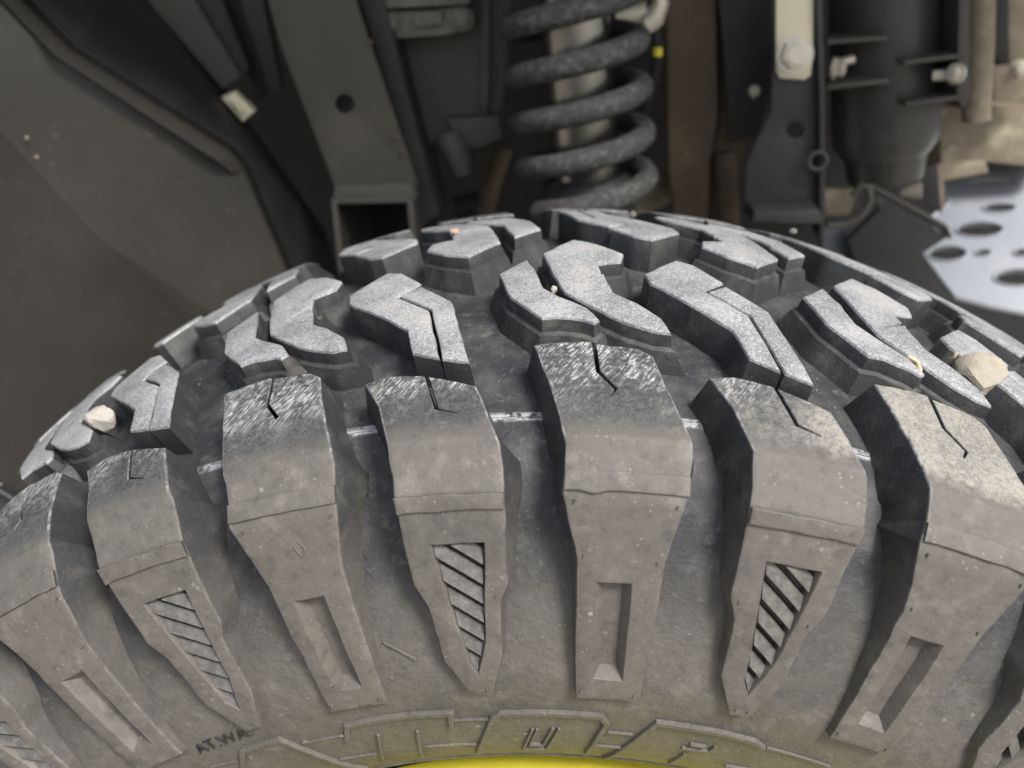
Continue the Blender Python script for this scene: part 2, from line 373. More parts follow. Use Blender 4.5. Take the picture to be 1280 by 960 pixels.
def rib_meshes():
    tri = offset(T([(.000, 83.5), (.0495, 83.3), (.0387, 46), (.0248, 32.2), (.0165, 37)]), -.0006); d = Vector((.82, -.57)).normalized(); nrm = Vector((d.y, -d.x))
    pr = [nrm.x*a+nrm.y*b for a, b in tri]; lo, hi = min(pr), max(pr); n = 7; out = []
    st = (hi-lo)/n
    for i in range(n):
        c0 = lo+st*i+st*.36; c1 = lo+st*(i+1)-st*.02
        q = clip(tri, ((nrm.x*c0, nrm.y*c0), (nrm.x, nrm.y))); q = clip(q, ((nrm.x*c1, nrm.y*c1), (-nrm.x, -nrm.y))) if len(q) > 2 else q
        if len(q) < 3: continue
        A = abs(sum(q[k][0]*q[(k+1) % len(q)][1]-q[(k+1) % len(q)][0]*q[k][1] for k in range(len(q))))/2
        if A < 3e-6: continue
        bm = bmesh.new(); n_ = len(q)
        # wedge: high on one long side, low on the other, as the moulded louvres are
        hgt = lambda p: lerp(-.0024, -.0006, ((p[0]*nrm.x+p[1]*nrm.y)-c0)/(c1-c0))
        tp = [bm.verts.new((a, b, hgt((a, b)))) for a, b in q]; bt = [bm.verts.new((a, b, -.0066)) for a, b in q]
        bm.faces.new(tp)
        for k in range(n_): bm.faces.new((tp[k], tp[(k+1) % n_], bt[(k+1) % n_], bt[k]))
        wrap(bm, OUT, .01, .01)
        me = bpy.data.meshes.new('rib'); bmesh.ops.recalc_face_normals(bm, faces=bm.faces[:]); bm.to_mesh(me); bm.free(); me.materials.append(M_RIB); out.append(me)
    return out
C1 = [(-.098, -27.6), (-.074, -15.5), (-.064, -28), (-.056, -41.5), (-.040, -48.2), (-.014, -56.3), (-.002, -64), (-.006, -65.5), (-.014, -63.5), (-.038, -61.5), (-.053, -62), (-.084, -47)]
C2 = [(-.059, -8), (-.029, 9), (-.003, 3.2), (.024, -8), (.0215, -16.5), (-.002, -20), (.0015, -27), (.0005, -28.2), (-.026, -38.2), (.0030, -29.8), (.004, -31), (.013, -44.5), (.034, -51.5), (.056, -61), (.0635, -70), (.048, -69.8), (.028, -66.5), (.009, -61.3), (-.010, -54.5), (-.034, -45), (-.046, -30)]
D1 = [(-.107, -27.5), (-.073, -10.9), (-.055, -14.5), (-.0295, -28), (-.0508, -37.45), (-.0129, -52.1), (.0074, -83.7), (-.0195, -79.2), (-.030, -64), (-.056, -53.5), (-.102, -35)]
D2 = [(-.028, -31), (.008, -46.8), (.0205, -66), (.035, -87.3), (.0098, -84.2), (-.0106, -51.6), (-.0475, -37.6)]
def block_mesh(name, polys, seed):
    bm = bmesh.new()
    for i, P in enumerate(polys):
        flat_block(bm, offset(TY(P), .0007) if len(polys) == 1 and P is not C2 else TY(P), [.12 if P is C2 and i in (7, 8, 9) else 1.0 for i in range(len(P))], depth=.0185, cham=.0013, draft=.0062 if len(polys) == 1 else .0006, ledge=.0020 if len(polys) == 1 else 0, seed=seed+i)
    wrap(bm, OUT)
    me = bpy.data.meshes.new(name); bmesh.ops.recalc_face_normals(bm, faces=bm.faces[:]); bm.to_mesh(me); bm.free()
    return me
def finish(me, mats):
    for m in mats: me.materials.append(m)
    for p in me.polygons: p.use_smooth = True
    me.set_sharp_from_angle(angle=math.radians(38)); return me
def to_me(bm, name):
    me = bpy.data.meshes.new(name); bmesh.ops.recalc_face_normals(bm, faces=bm.faces[:]); bm.to_mesh(me); bm.free(); return me
RIBS = rib_meshes()
def place(name, me, th, parent=wheel, far=False):
    o = bpy.data.objects.new(name, me); C.objects.link(o); o.parent = parent
    if far: o.rotation_euler = (0, -th, PI); o.location = (0, FARY, 0)
    else: o.rotation_euler = (0, th, 0)
    return o
FARY = .003; FARTH = .133
NV = 3        # mesh variants so that neighbouring copies are not identical
ME = {}
for q in range(NV):
    ME['R', q] = finish(to_me(shoulder_mesh('R', 11+q*7), 'shoulder_lug'), [M_SHOULDER, M_WALL, M_EDGE])
    ME['P', q] = finish(to_me(shoulder_mesh('P', 31+q*7), 'shoulder_lug'), [M_SHOULDER, M_WALL, M_EDGE])
    ME['C1', q] = finish(block_mesh('tread_block', [C1], 51+q*5), [M_TREAD, M_WALL, M_TREAD])
    ME['C2', q] = finish(block_mesh('tread_block', [C2], 71+q*5), [M_TREAD, M_WALL, M_TREAD])
    ME['D', q] = finish(block_mesh('tread_block', [D1, D2], 91+q*5), [M_TREAD, M_WALL, M_TREAD])
for k in range(-10, 11):
    q = (k//2) % NV
    if k % 2 == 0:
        place('tread_block', ME['C1', q], k*PITCH); place('tread_block', ME['C2', q], k*PITCH)
        place('shoulder_lug', ME['R', q], k*PITCH)
    else:
        place('tread_block', ME['D', q], k*PITCH)
        lug = place('shoulder_lug', ME['P', q], k*PITCH)
        for me in RIBS: place('rib', me, 0, lug)
for k in range(-8, 9):
    q = (k//2+1) % NV; th = FARTH-k*PITCH
    if k % 2 == 0:
        place('tread_block', ME['C1', q], th, far=True); place('tread_block', ME['C2', q], th, far=True); place('shoulder_lug', ME['R', q], th, far=True)
    else:
        place('tread_block', ME['D', q], th, far=True); place('shoulder_lug', ME['P', q], th, far=True)

# carcass: near half of the section, then its mirror image
sec = []
for i in range(0, 190):
    v = CAR.S[-1]*i/189; y, r, ny, nr = CAR.frame(v); b = .0007*math.exp(-((y+.0955)/.0009)**2)*(1 if y < -.08 else 0); sec.append((y+ny*b, r+nr*b))
sec += [(.002-y, r) for y, r in reversed(sec)]
bm = bmesh.new(); NS = 420; rings = []
for i in range(NS):
    a = 2*PI*i/NS; rings.append([bm.verts.new((r*math.sin(a), y, r*math.cos(a))) for y, r in sec])
for i in range(NS):
    A, B = rings[i], rings[(i+1) % NS]
    for j in range(len(sec)-1): bm.faces.new((A[j], A[j+1], B[j+1], B[j]))
obj('tyre_carcass', bm, M_CAR, wheel, 60)

# raised lettering on the side wall
def ridge(bm, pts, wd=.0021, h=.0009, closed=False):
    pts = T(pts); P = []
    for i in range(len(pts)-1):
        a, b = pts[i], pts[i+1]; k = max(1, int(math.hypot(b[0]-a[0], b[1]-a[1])/.004))
        for q in range(k): P.append((lerp(a[0], b[0], q/k), lerp(a[1], b[1], q/k)))
    P.append(pts[-1]); rows = []
    for i, (x, y) in enumerate(P):
        a = P[max(0, i-1)]; b = P[min(len(P)-1, i+1)]; d = Vector((b[0]-a[0], b[1]-a[1])).normalized(); n = Vector((d.y, -d.x))
        d1 = Vector((x-a[0], y-a[1])); c = 1.0
        if d1.length > 1e-9 and 0 < i < len(P)-1: c = 1/max(.55, abs(d1.normalized().dot(d)))
        row = []
        for o, hh in ((-.5, -.001), (-.42, h*.75), (-.28, h), (.28, h), (.42, h*.75), (.5, -.001)):
            row.append(bm.verts.new(CAR.map(x+n.x*o*wd*c, y+n.y*o*wd*c, hh)))
        rows.append(row)
    for A, B in zip(rows, rows[1:]):
        for j in range(5): bm.faces.new((A[j], A[j+1], B[j+1], B[j]))
    bm.faces.new(rows[0]); bm.faces.new(rows[-1])
LET = {'A': [[(-.5130, 58), (-.4776, 70.7), (-.4163, 70.9), (-.3560, 33)]],
       'T': [[(-.3321, 61.3), (-.3167, 70.2), (-.2745, 71.2), (-.2278, 71.2), (-.1742, 70.4), (-.1822, 60.6)], [(-.2858, 61.1), (-.3188, 36)], [(-.2298, 60.4), (-.2548, 36)]],
       'O': [[(-.1650, 37), (-.1218, 66.4), (-.1104, 68.8), (-.0497, 69.4), (.0169, 68.9), (.0250, 64.8), (.0016, 38)], [(-.0723, 58), (-.0920, 40.9), (-.0571, 40.9), (-.0363, 59)], [(-.066, 58), (-.081, 45.2), (-.0615, 45.2), (-.045, 59)]],
       'R': [[(.0300, 31), (.0881, 68.4), (.1653, 68.2), (.2152, 67.0), (.2298, 64.3)], [(.1318, 53.3), (.1681, 53.7), (.1730, 58.2)], [(.1403, 56.8), (.1613, 57)], [(.2038, 44.6), (.2405, 46.0)], [(.140, 49), (.128, 36)]]}
for ch, lines in LET.items():
    bm = bmesh.new()
    for i, l in enumerate(lines): ridge(bm, l, .0031 if i == 0 else .0019, .0015 if i == 0 else .0011)
    obj('letter', bm, M_CAR, wheel, 30)
THIN = [[(-.5422, 67.7), (-.5022, 66.1)], [(-.3943, 64.9), (-.3304, 64.3)], [(-.3706, 48), (-.3130, 47)], [(-.2343, 47.3), (-.1580, 46.3)], [(-.1746, 65.3), (-.1269, 65)], [(.0290, 58.1), (.0621, 58.1)], [(.0143, 46.4), (.0507, 46.6)], [(.2335, 64.6), (.285, 64), (.3232, 63.4)], [(-.2282, 105.3), (-.1958, 97)]]
for l in THIN:
    bm = bmesh.new(); ridge(bm, l, .0012, .0008); obj('mould_line', bm, M_CAR, wheel, 30)
bm = bmesh.new(); ridge(bm, [(-.62+i*.02, 25.5) for i in range(63)], .0016, .0009); ridge(bm, [(-.62+i*.02, 21.5) for i in range(63)], .0008, .0006); obj('bead_ring', bm, M_CAR, wheel, 30)
bm = bmesh.new()
for a, b in (((-.2788, 140.1), (-.2712, 141.1)),): pass
em = [(-.2755, 89.0), (-.2700, 91.2), (-.2655, 87.6), (-.2710, 85.6), (-.2755, 89.0)]
_m = CAR; CAR_SAVE = CAR
CAR = OUT; ridge(bm, em, .0007, .0004); CAR = CAR_SAVE; obj('emblem', bm, M_SHOULDER, wheel, 30)
tcu = bpy.data.curves.new('t', 'FONT'); tcu.body = 'AT.WA.'; tcu.offset = -.025; tcu.size = 1.0; tcu.extrude = .12; tob = bpy.data.objects.new('t', tcu); C.objects.link(tob)
bpy.context.view_layer.update(); tme = bpy.data.meshes.new_from_object(tob.evaluated_get(bpy.context.evaluated_depsgraph_get()))
bm = bmesh.new(); bm.from_mesh(tme); xs = [v.co.x for v in bm.verts]; W = max(xs)
for v in bm.verts: v.co = CAR.map((-.531+v.co.x/W*.088)*.39, .0768+v.co.y*.0078, v.co.z*.006+.0002)
bpy.data.objects.remove(tob); obj('lettering', bm, M_DARK, wheel, 30)  # dark colour paints the shading of these raised rubber letters
# rim
def lathe(bm, prof, n=160, frm=None):
    R_ = []
    for i in range(n):
        a = 2*PI*i/n; R_.append([bm.verts.new((r*math.sin(a), y, r*math.cos(a))) for y, r in prof])
    for i in range(n):
        A, B = R_[i], R_[(i+1) % n]
        for j in range(len(prof)-1): bm.faces.new((A[j], A[j+1], B[j+1], B[j]))
bm = bmesh.new(); lathe(bm, [(-.102, .2190), (-.118, .2200), (-.1235, .2208), (-.160, .2206), (-.163, .218), (-.166, .206), (-.163, .203), (-.122, .203), (-.10, .203), (-.07, .196), (-.05, .18), (-.045, .10), (-.06, .07), (-.06, .001)], 240)  # outer lip lengthened out of view to bounce yellow light onto the sidewall
for v in bm.verts: v.co.x += .006
obj('rim', bm, M_YELLOW, wheel, 40)
bm = bmesh.new(); lathe(bm, [(-.04, .001), (-.04, .06), (.10, .06), (.12, .17), (.12, .2)], 96); obj('hub', bm, M_DARK, wheel, 40)

# ------------------------------------------------------------------ setting
bm = bmesh.new(); bmesh.ops.create_grid(bm, x_segments=60, y_segments=60, size=8)
for v in bm.verts: v.co.z = -.412+.006*noise.noise(v.co*3)
g = obj('ground', bm, M_GROUND, None, 60); g['kind'] = 'structure'

# ------------------------------------------------------------------ helpers for the parts behind the tyre
def shell(bm, faces, thick=.004, bev=.0):
    """faces: lists of points; a faceted sheet given thickness away from the camera"""
    vm = {}
    def V(p):
        key = tuple(round(c, 5) for c in p)
        if key not in vm: vm[key] = bm.verts.new(p)
        return vm[key]
    fs = [bm.faces.new([V(p) for p in f]) for f in faces]
    ext = bmesh.ops.extrude_face_region(bm, geom=fs)
    for v in [g for g in ext['geom'] if isinstance(g, bmesh.types.BMVert)]: v.co += Vector((0, thick, thick*.1))
    if bev:
        es = [e for e in bm.edges if len(e.link_faces) == 2 and e.calc_face_angle(0) > .25]
        bmesh.ops.bevel(bm, geom=es, offset=bev, segments=2, affect='EDGES', profile=.6)
def plate(px, Y, thick, bev=.001, holes=(), tilt=0.0):
    """a plate outlined by picture points on the plane y = Y, with round holes (x, y, radius in picture units, squash)"""
    bm = bmesh.new(); rows = []
    edges = []
    def ring(pts):
        vs = [bm.verts.new(p) for p in pts]; return [bm.edges.new((vs[i], vs[(i+1) % len(vs)])) for i in range(len(vs))]
    P = [at(x, y, Y+tilt*(y-100)/1000) for x, y in px]; edges += ring(P)
    for hx, hy, hr, sq in holes:
        edges += ring([at(hx+hr*math.cos(a*PI/10), hy+hr*sq*math.sin(a*PI/10), Y+tilt*(hy-100)/1000) for a in range(20)])
    fs = [g for g in bmesh.ops.triangle_fill(bm, use_beauty=True, edges=edges)['geom'] if isinstance(g, bmesh.types.BMFace)]
    ext = bmesh.ops.extrude_face_region(bm, geom=fs)
    for v in [g for g in ext['geom'] if isinstance(g, bmesh.types.BMVert)]: v.co += Vector((0, thick, 0))
    if bev:
        es = [e for e in bm.edges if len(e.link_faces) == 2 and e.calc_face_angle(0) > .6]
        bmesh.ops.bevel(bm, geom=es, offset=bev, segments=2, affect='EDGES', profile=.6)
    return bm
def tube(bm, pts, rad, n=14, caps=True):
    pts = [Vector(p) for p in pts]; rows = []; up = Vector((.3, .9, .2))
    for i, p in enumerate(pts):
        d = (pts[min(i+1, len(pts)-1)]-pts[max(i-1, 0)]).normalized(); a = d.cross(up).normalized(); b = d.cross(a)
        r = rad[i] if isinstance(rad, (list, tuple)) else rad
        rows.append([bm.verts.new(p+a*(r*math.cos(2*PI*k/n))+b*(r*math.sin(2*PI*k/n))) for k in range(n)])
    for A, B in zip(rows, rows[1:]):
        for k in range(n): bm.faces.new((A[k], A[(k+1) % n], B[(k+1) % n], B[k]))
    if caps: bm.faces.new(rows[0]); bm.faces.new(rows[-1])
def mk_tube(name, pts, rad, m, parent=None, n=20):
    bm = bmesh.new(); tube(bm, pts, rad, n); return obj(name, bm, m, parent, 40)
def hexbolt(name, p, axis, r, h, m, parent, washer=True):
    bm = bmesh.new(); axis = Vector(axis).normalized()
    if washer: tube(bm, [p, p+axis*h*.25], r*1.45, 24)
    tube(bm, [p+axis*h*.25, p+axis*h*.95, p+axis*h], [r*1.1, r*1.1, r*.95], 6); tube(bm, [p+axis*h, p+axis*h*1.08], [r*.78, r*.7], 20)
    return obj(name, bm, m, parent, 30)

# ---- inner fender liner, left
lin = thing('fender_liner', 'dark moulded plastic inner fender panel with a raised crease left of the tyre', 'fender liner', at(150, 200, .25))
r0, r1, r2, r3, r4, r5 = at(8, -12, .20), at(85, 66, .212), at(286, 192, .262), at(304, 214, .268), at(362, 350, .285), at(420, 520, .30)
s_1, s0, s1, s2, s3 = at(-220, -70, .13), at(-10, 155, .185), at(120, 295, .208), at(264, 390, .243), at(345, 520, .25)
t0, t1 = at(175, 560, .250), at(-200, 800, .24)
rr0 = at(-200, -190, .16)
bm = bmesh.new(); shell(bm, [[rr0, r0, r1, s0, s_1], [r1, r2, r3, s1, s0], [r3, r4, s2, s1], [r4, r5, s3, s2], [s_1, s0, s1, t0, t1], [s1, s2, s3, t0]], .004, .0012)
obj('outer_panel', bm, M_LINER, lin, 25)
b0, b1, b2, b3, bb = at(165, -45, .36), at(300, 140, .37), at(405, 290, .375), at(470, 500, .38), at(-60, -230, .30)
off = Vector((.004, .004, .004))
bm = bmesh.new(); shell(bm, [[rr0+off, bb, b0, r0+off], [r0+off, b0, b1, r2+off, r1+off], [r2+off, b1, b2, r3+off], [r3+off, b2, b3, r4+off]], .004, .001)
obj('inner_panel', bm, M_DARK, lin, 25)
q = [p+FWD*d+RIGHT*a+UP*b for p, d, a, b in ((rr0, -.012, -.004, -.002), (r0, -.012, -.004, -.003), (r1, -.012, -.003, -.006), (r2, -.010, -.004, -.009), (r3, -.003, -.006, -.004))]
bm = bmesh.new(); L5 = [rr0, r0, r1, r2, r3]
shell(bm, [[L5[i]-FWD*.003, L5[i+1]-FWD*.003, q[i+1], q[i]] for i in range(4)], .006, .0015); obj('crease_strip', bm, M_LINER, lin, 40)

for x, y, Y in ((34, 172, .195), (46, 196, .2)): hexbolt('pin', at(x, y, Y-.004), (0, -1, .3), .0009, .001, M_TAN, lin)
# ---- strut bar with pale end
st = thing('strut_bar', 'slanted dark steel bar ending in a small shiny white clip above the fender liner', 'strut', at(230, 50, .33))
bm = bmesh.new(); shell(bm, [[at(158, -30, .33), at(218, -40, .335), at(302, 96, .345), at(278, 112, .34)]], .012, .002); obj('bar', bm, M_FRAME, st, 30)
bm = bmesh.new(); shell(bm, [[at(222, -40, .345), at(262, -40, .35), at(312, 86, .355), at(300, 96, .35)]], .006, .001); obj('web', bm, M_DARK, st, 30)
bm = bmesh.new(); shell(bm, [[at(276, 122, .328), at(292, 115, .33), at(318, 140, .33), at(303, 153, .328)]], .008, .0018); tube(bm, [at(292, 126, .324), at(303, 140, .324)], .0022, 10); obj('clip', bm, M_ZINC, st, 30)

st = thing('frame_brace', 'two thin dark steel strips running side by side down to the fender liner', 'brace', at(300, 40, .37))
bm = bmesh.new(); shell(bm, [[at(262, -40, .37), at(292, -40, .37), at(338, 110, .38), at(322, 128, .38)]], .01, .001); obj('strip', bm, M_DARK, st, 30)
bm = bmesh.new(); shell(bm, [[at(288, -40, .36), at(320, -40, .36), at(352, 112, .37), at(336, 112, .37)]], .01, .001); obj('strip', bm, M_FRAME, st, 30)

# ---- square frame tube
ft = thing('frame_tube', 'grey brown square steel frame tube with a bolt hole and open lower end', 'frame tube', at(440, 150, .30))
bm = plate([(324, -40), (432, -40), (458, 40), (522, 232), (420, 236), (352, 62)], .30, .004, .001, [(431, 130, 12, 1.0)]); obj('front_plate', bm, M_FRAME, ft, 30)
for x, y in ((463, 53), (494, 172), (503, 190)): hexbolt('rivet', at(x, y, .299), (.3, -1, .1), .0014, .0016, M_BROWN, ft)
bm = plate([(436, -40), (470, -40), (548, 268), (526, 285), (516, 225), (462, 40)], .312, .05, .001); obj('side_plate', bm, M_DARK, ft, 30)
bm = plate([(338, -30), (430, -30), (505, 220), (430, 226)], .312, .03, 0); obj('inner_web', bm, M_DARK, ft, 30)
bm = bmesh.new()
Pq = [(414, 232), (516, 232), (520, 330), (424, 330)]
bm = plate([(418, 233), (514, 230), (519, 250), (416, 252)], .288, .016, .0015); obj('flange', bm, M_FRAME, ft, 30)
for pl in ([(414, 250), (421, 250), (432, 340), (424, 340)], [(508, 250), (516, 250), (524, 340), (515, 340)], [(414, 248), (518, 246), (518, 254), (415, 256)]):
    bm = plate(pl, .288, .10, .0008); obj('tube_wall', bm, M_DARK, ft, 30)  # inside of the tube coloured dark, its shade painted in
for pl in ([(414, 250), (420, 250), (430, 340), (423, 340)], [(509, 250), (516, 250), (524, 340), (516, 340)], [(420, 249), (510, 247), (510, 253), (420, 255)]):
    bm = plate(pl, .2855, .0022, .0004); obj('tube_lip', bm, M_FRAME, ft, 30)
bm = plate([(417, 250), (516, 250), (524, 345), (424, 345)], .39, .003, 0); obj('tube_end', bm, M_DARK, ft, 30)

# ---- suspension mount between the tube and the spring
sm = thing('suspension_mount', 'dark grey steel suspension bracket with a two bolt clamp beside the coil spring', 'bracket', at(540, 90, .33))
bm = plate([(462, -40), (640, -40), (632, 95), (622, 150), (585, 178), (530, 180), (500, 130), (470, 30)], .345, .03, .002); obj('mount_plate', bm, M_FRAME, sm, 30)
bm = plate([(603, -40), (612, -40), (611, 120), (606, 150), (601, 120)], .335, .01, .001); obj('flange', bm, M_FRAME, sm, 30)
bm = plate([(455, -30), (590, -30), (586, 6), (470, 12)], .315, .03, .002); obj('shelf', bm, M_DUSTY, sm, 30)
bm = plate([(478, 18), (500, 14), (575, 8), (592, 14), (590, 36), (560, 44), (492, 49), (480, 36)], .322, .02, .002); obj('clamp', bm, M_DUSTY, sm, 30)
for x, y in ((488, 28), (578, 24)): hexbolt('bolt', at(x, y, .322), (0, -1, .1), .0058, .007, M_DUSTY, sm)
bm = plate([(516, 16), (552, 13), (552, 30), (518, 33)], .316, .008, .001); obj('clamp_bar', bm, M_DUSTY, sm, 30)
bm = plate([(560, 148), (622, 145), (628, 172), (598, 186), (572, 178)], .33, .02, .002); obj('foot', bm, M_FRAME, sm, 30)
mk_tube('boot', [at(562, 170, .335), at(572, 195, .33), at(578, 218, .33)], [.012, .010, .007], M_FRAME, sm)

lk = thing('suspension_link', 'dusty brown suspension link rod in the dark gap left of the coil spring', 'suspension link', at(612, 235, .40))
mk_tube('rod', [at(630, 185, .41), at(612, 235, .40), at(598, 300, .385)], [.008, .009, .009], M_BROWN, lk)
mk_tube('bushing', [at(572, 262, .40), at(600, 256, .40)], .012, M_DARK, lk)
# ---- coil spring and damper
cs = thing('coil_spring_damper', 'dusty grey coil spring wound round a shiny black shock absorber above the tyre', 'shock absorber', at(735, 120, .27))
a0, a1 = at(701, -150, .275), at(743, 330, .265)
ax = (a1-a0).normalized(); ex = Vector((1, 0, 0)); ex = (ex-ax*ex.dot(ax)).normalized(); ey = ax.cross(ex)
mpp = (at(821, 100, .27)-at(631, 100, .27)).length/190
Rw = 78*mpp; rw = 14.6*mpp; zlen = (at(730, 57+100, .27)-at(728, 100, .27)).length
pts = []; base = (at(717, 8, .272)-a0).dot(ax)
NT_ = 7.4
for i in range(int(NT_*40)+1):
    ph = 2*PI*i/40; t = base+(-3.2+i/40)*zlen
    pts.append(a0+ax*t+ex*(Rw*math.cos(ph))+ey*(Rw*math.sin(ph)))
bm = bmesh.new(); tube(bm, pts, rw, 18); obj('coil_spring', bm, M_SPRING, cs, 60)
mk_tube('damper_body', [a0, a0+ax*.6*(a1-a0).length, a1], [44*mpp, 44*mpp, 44*mpp], M_SHOCK, cs, 48)
c0 = at(733, 212, .268); mk_tube('spring_seat', [c0+ax*.004, c0+ax*.012, c0+ax*.05], [50*mpp, 62*mpp, 62*mpp], M_DARK, cs, 48)

# ---- fitting right of the spring
bf = thing('brake_fitting', 'pale metal hose fitting with a yellow dot at the top right of the coil spring', 'fitting', at(800, 30, .33))
mk_tube('hose_end', [at(770, 22, .33), at(808, 18, .33)], .009, M_BOLT, bf)
mk_tube('elbow', [at(806, 30, .325), at(818, 22, .325), at(826, 4, .325), at(822, -20, .325)], [.008, .008, .006, .005], M_BOLT, bf)
mk_tube('yellow_cap', [at(822, 60, .325), at(822, 70, .325)], .0035, M_YELLOW, bf)
mk_tube('hose', [at(818, 34, .333), at(822, 60, .333), at(815, 110, .36), at(790, 180, .38)], .004, M_DARK, bf)

# ---- brown panel
bp = thing('muddy_panel', 'brown mud covered vertical panel between the coil spring and black bracket', 'panel', at(860, 120, .36))
bm = plate([(832, -40), (896, -40), (898, 150), (888, 205), (886, 290), (846, 290), (836, 215), (833, 120)], .36, .03, .004); obj('panel_sheet', bm, M_BROWN, bp, 30)
bm = plate([(896, -40), (950, -40), (952, 130), (925, 200), (915, 330), (886, 330), (888, 200), (900, 150)], .385, .02, .003); obj('side_flange', bm, M_BROWN, bp, 30)
mk_tube('strut', [at(905, 190, .37), at(915, 330, .36)], .009, M_BROWN, bp)
hexbolt('bolt', at(942, 113, .352), (0, -1, .1), .004, .006, M_BOLT, bp)
tr_ = thing('trailing_arm', 'dusty tan suspension arm low behind the coil spring', 'suspension arm', at(830, 240, .42))
bm = bmesh.new(); tube(bm, [at(760, 262, .42), at(830, 232, .42), at(900, 205, .44)], [.018, .016, .013], 18); obj('arm_tube', bm, M_TAN, tr_, 60)

# ---- black bracket with zinc strip
bk = thing('bracket_plate', 'black upright bracket plate with a pale zinc strip and hex bolt', 'bracket', at(980, 150, .30))
bm = plate([(962, -40), (1020, -40), (1024, 120), (1024, 280), (980, 277), (930, 268), (933, 205), (948, 170), (964, 140), (966, 60)], .30, .004, .0012, [(994, 163, 10.5, .95)]); obj('plate', bm, M_BLACK, bk, 30)
bm = plate([(1019, -40), (1027, -40), (1031, 120), (1031, 300), (1025, 300), (1024, 120)], .292, .03, .0008); obj('flange', bm, M_BLACK, bk, 30)
bm = plate([(970, -40), (1018, -40), (1017, 70), (1014, 94), (1006, 100), (975, 98), (970, 88)], .296, .003, .001); zs = obj('zinc_strip', bm, M_ZINC, bk, 30)
hexbolt('bolt', at(993, 68, .296), (0, -1, .12), .0088, .008, M_BOLT, zs)
bm = bmesh.new(); lp = at(1022, 201, .29); tube(bm, [lp+Vector((.0062*math.cos(a*PI/10), 0, .0062*math.sin(a*PI/10))) for a in range(21)], .0016, 8); obj('loop', bm, M_FRAME, bk, 40)
bm = plate([(944, 266), (1024, 262), (1030, 280), (940, 278)], .27, .03, .0015); obj('foot_flange', bm, M_BLACK, bk, 30)
bm = plate([(895, -40), (966, -40), (966, 110), (950, 168), (912, 180), (903, 60)], .35, .01, .002); obj('backing_plate', bm, M_DARK, bk, 30)

# ---- canister
ca = thing('canister', 'black cylindrical reservoir held by ribbed clamp arms right of the bracket plate', 'canister', at(1105, 100, .33))
cx0, cx1 = at(1108, -120, .36), at(1106, 178, .36); mq = (at(1170, 100, .36)-at(1040, 100, .36)).length/130
mk_tube('body', [cx0, lerp(cx0, cx1, .93), cx1, cx1+(cx1-cx0).normalized()*.008], [67*mq, 67*mq, 65*mq, 56*mq], M_CAN, ca, 48)
mk_tube('base_stem', [cx1, at(1106, 222, .36)], [54*mq, 48*mq], M_CAN, ca, 32)
for pl in ([(1034, 50), (1110, 45), (1110, 50), (1034, 56)], [(1034, 107), (1112, 98), (1112, 104), (1034, 113)], [(1130, 76), (1208, 66), (1208, 72), (1130, 82)], [(1132, 128), (1206, 118), (1206, 124), (1132, 134)]):
    bm = plate(pl, .305, .035, .0006); obj('clamp_arm', bm, M_FRAME, ca, 30)
bm = plate([(1200, -40), (1213, -40), (1212, 122), (1204, 138), (1196, 122)], .305, .05, .001); obj('clamp_wall', bm, M_FRAME, ca, 30)
hexbolt('bolt', at(1041, 86, .318), (.9, -.4, .05), .0055, .008, M_BOLT, ca); mk_tube('stud', [at(1044, 80, .32), at(1066, 74, .325)], .0032, M_BOLT, ca)
hexbolt('bolt', at(1196, 92, .302), (-.75, -.6, .05), .0048, .007, M_BOLT, ca); mk_tube('stud', [at(1166, 95, .31), at(1196, 92, .305)], .0036, M_BOLT, ca)

# ---- dusty pipework far right
dp = thing('dusty_pipe', 'tan dust covered upright pipe at the right of the canister', 'pipe', at(1226, 60, .38))
mk_tube('upright', [at(1226, -60, .38), at(1224, 60, .38), at(1220, 150, .38)], .0105, M_TAN, dp)
bm = plate([(1242, 84), (1300, 82), (1300, 132), (1242, 128)], .40, .02, .002); obj('lug', bm, M_TAN, dp, 30)
ax_ = thing('axle_housing', 'broad dust covered tan casting behind the perforated step plate', 'housing', at(1240, 170, .44))
bm = plate([(1170, 132), (1320, 126), (1320, 215), (1215, 205), (1175, 215)], .43, .06, .012); obj('casting', bm, M_TAN, ax_, 30)
bm = plate([(1242, -40), (1262, -40), (1262, 80), (1250, 84), (1238, 60)], .41, .02, .002); obj('dark_rib', bm, M_DARK, ax_, 30)
bm = plate([(1258, -40), (1330, -40), (1330, 100), (1262, 90)], .43, .03, .003); obj('cover', bm, M_TAN, ax_, 30)
hexbolt('bolt', at(1274, 84, .40), (-.2, -1, .1), .004, .006, M_BOLT, ax_)

# ---- perforated step plate
pp = thing('step_plate', 'silver sheet metal step plate punched with round holes, lying at the far right', 'step plate', at(1230, 290, .40))
def pplane(x, y):
    """the sheet slopes down away from the tyre"""
    o = at(1230, 300, .42); n = Vector((-.18, -.62, .76)).normalized(); d = FWD+RIGHT*((x-640)/FPX)-UP*((y-480)/FPX)
    return CAM+d*((o-CAM).dot(n)/d.dot(n))
bm = bmesh.new(); edges = []
def ring3(pts):
    vs = [bm.verts.new(p) for p in pts]; return [bm.edges.new((vs[i], vs[(i+1) % len(vs)])) for i in range(len(vs))]
edges += ring3([pplane(*q) for q in [(1176, 206), (1236, 186), (1420, 170), (1420, 420), (1240, 384), (1195, 372), (1160, 325), (1140, 290), (1185, 255)]])
for hx, hy, ha, hb in ((1240, 226, 28, 3.5), (1249, 260, 19, 5), (1224, 287, 27, 8), (1184, 317, 22, 8), (1229, 316, 9, 3.5), (1272, 347, 27, 9), (1330, 300, 26, 9), (1330, 240, 24, 7), (1278, 316, 10, 4)):
    edges += ring3([pplane(hx+ha*math.cos(a*PI/12), hy+hb*math.sin(a*PI/12)) for a in range(24)])
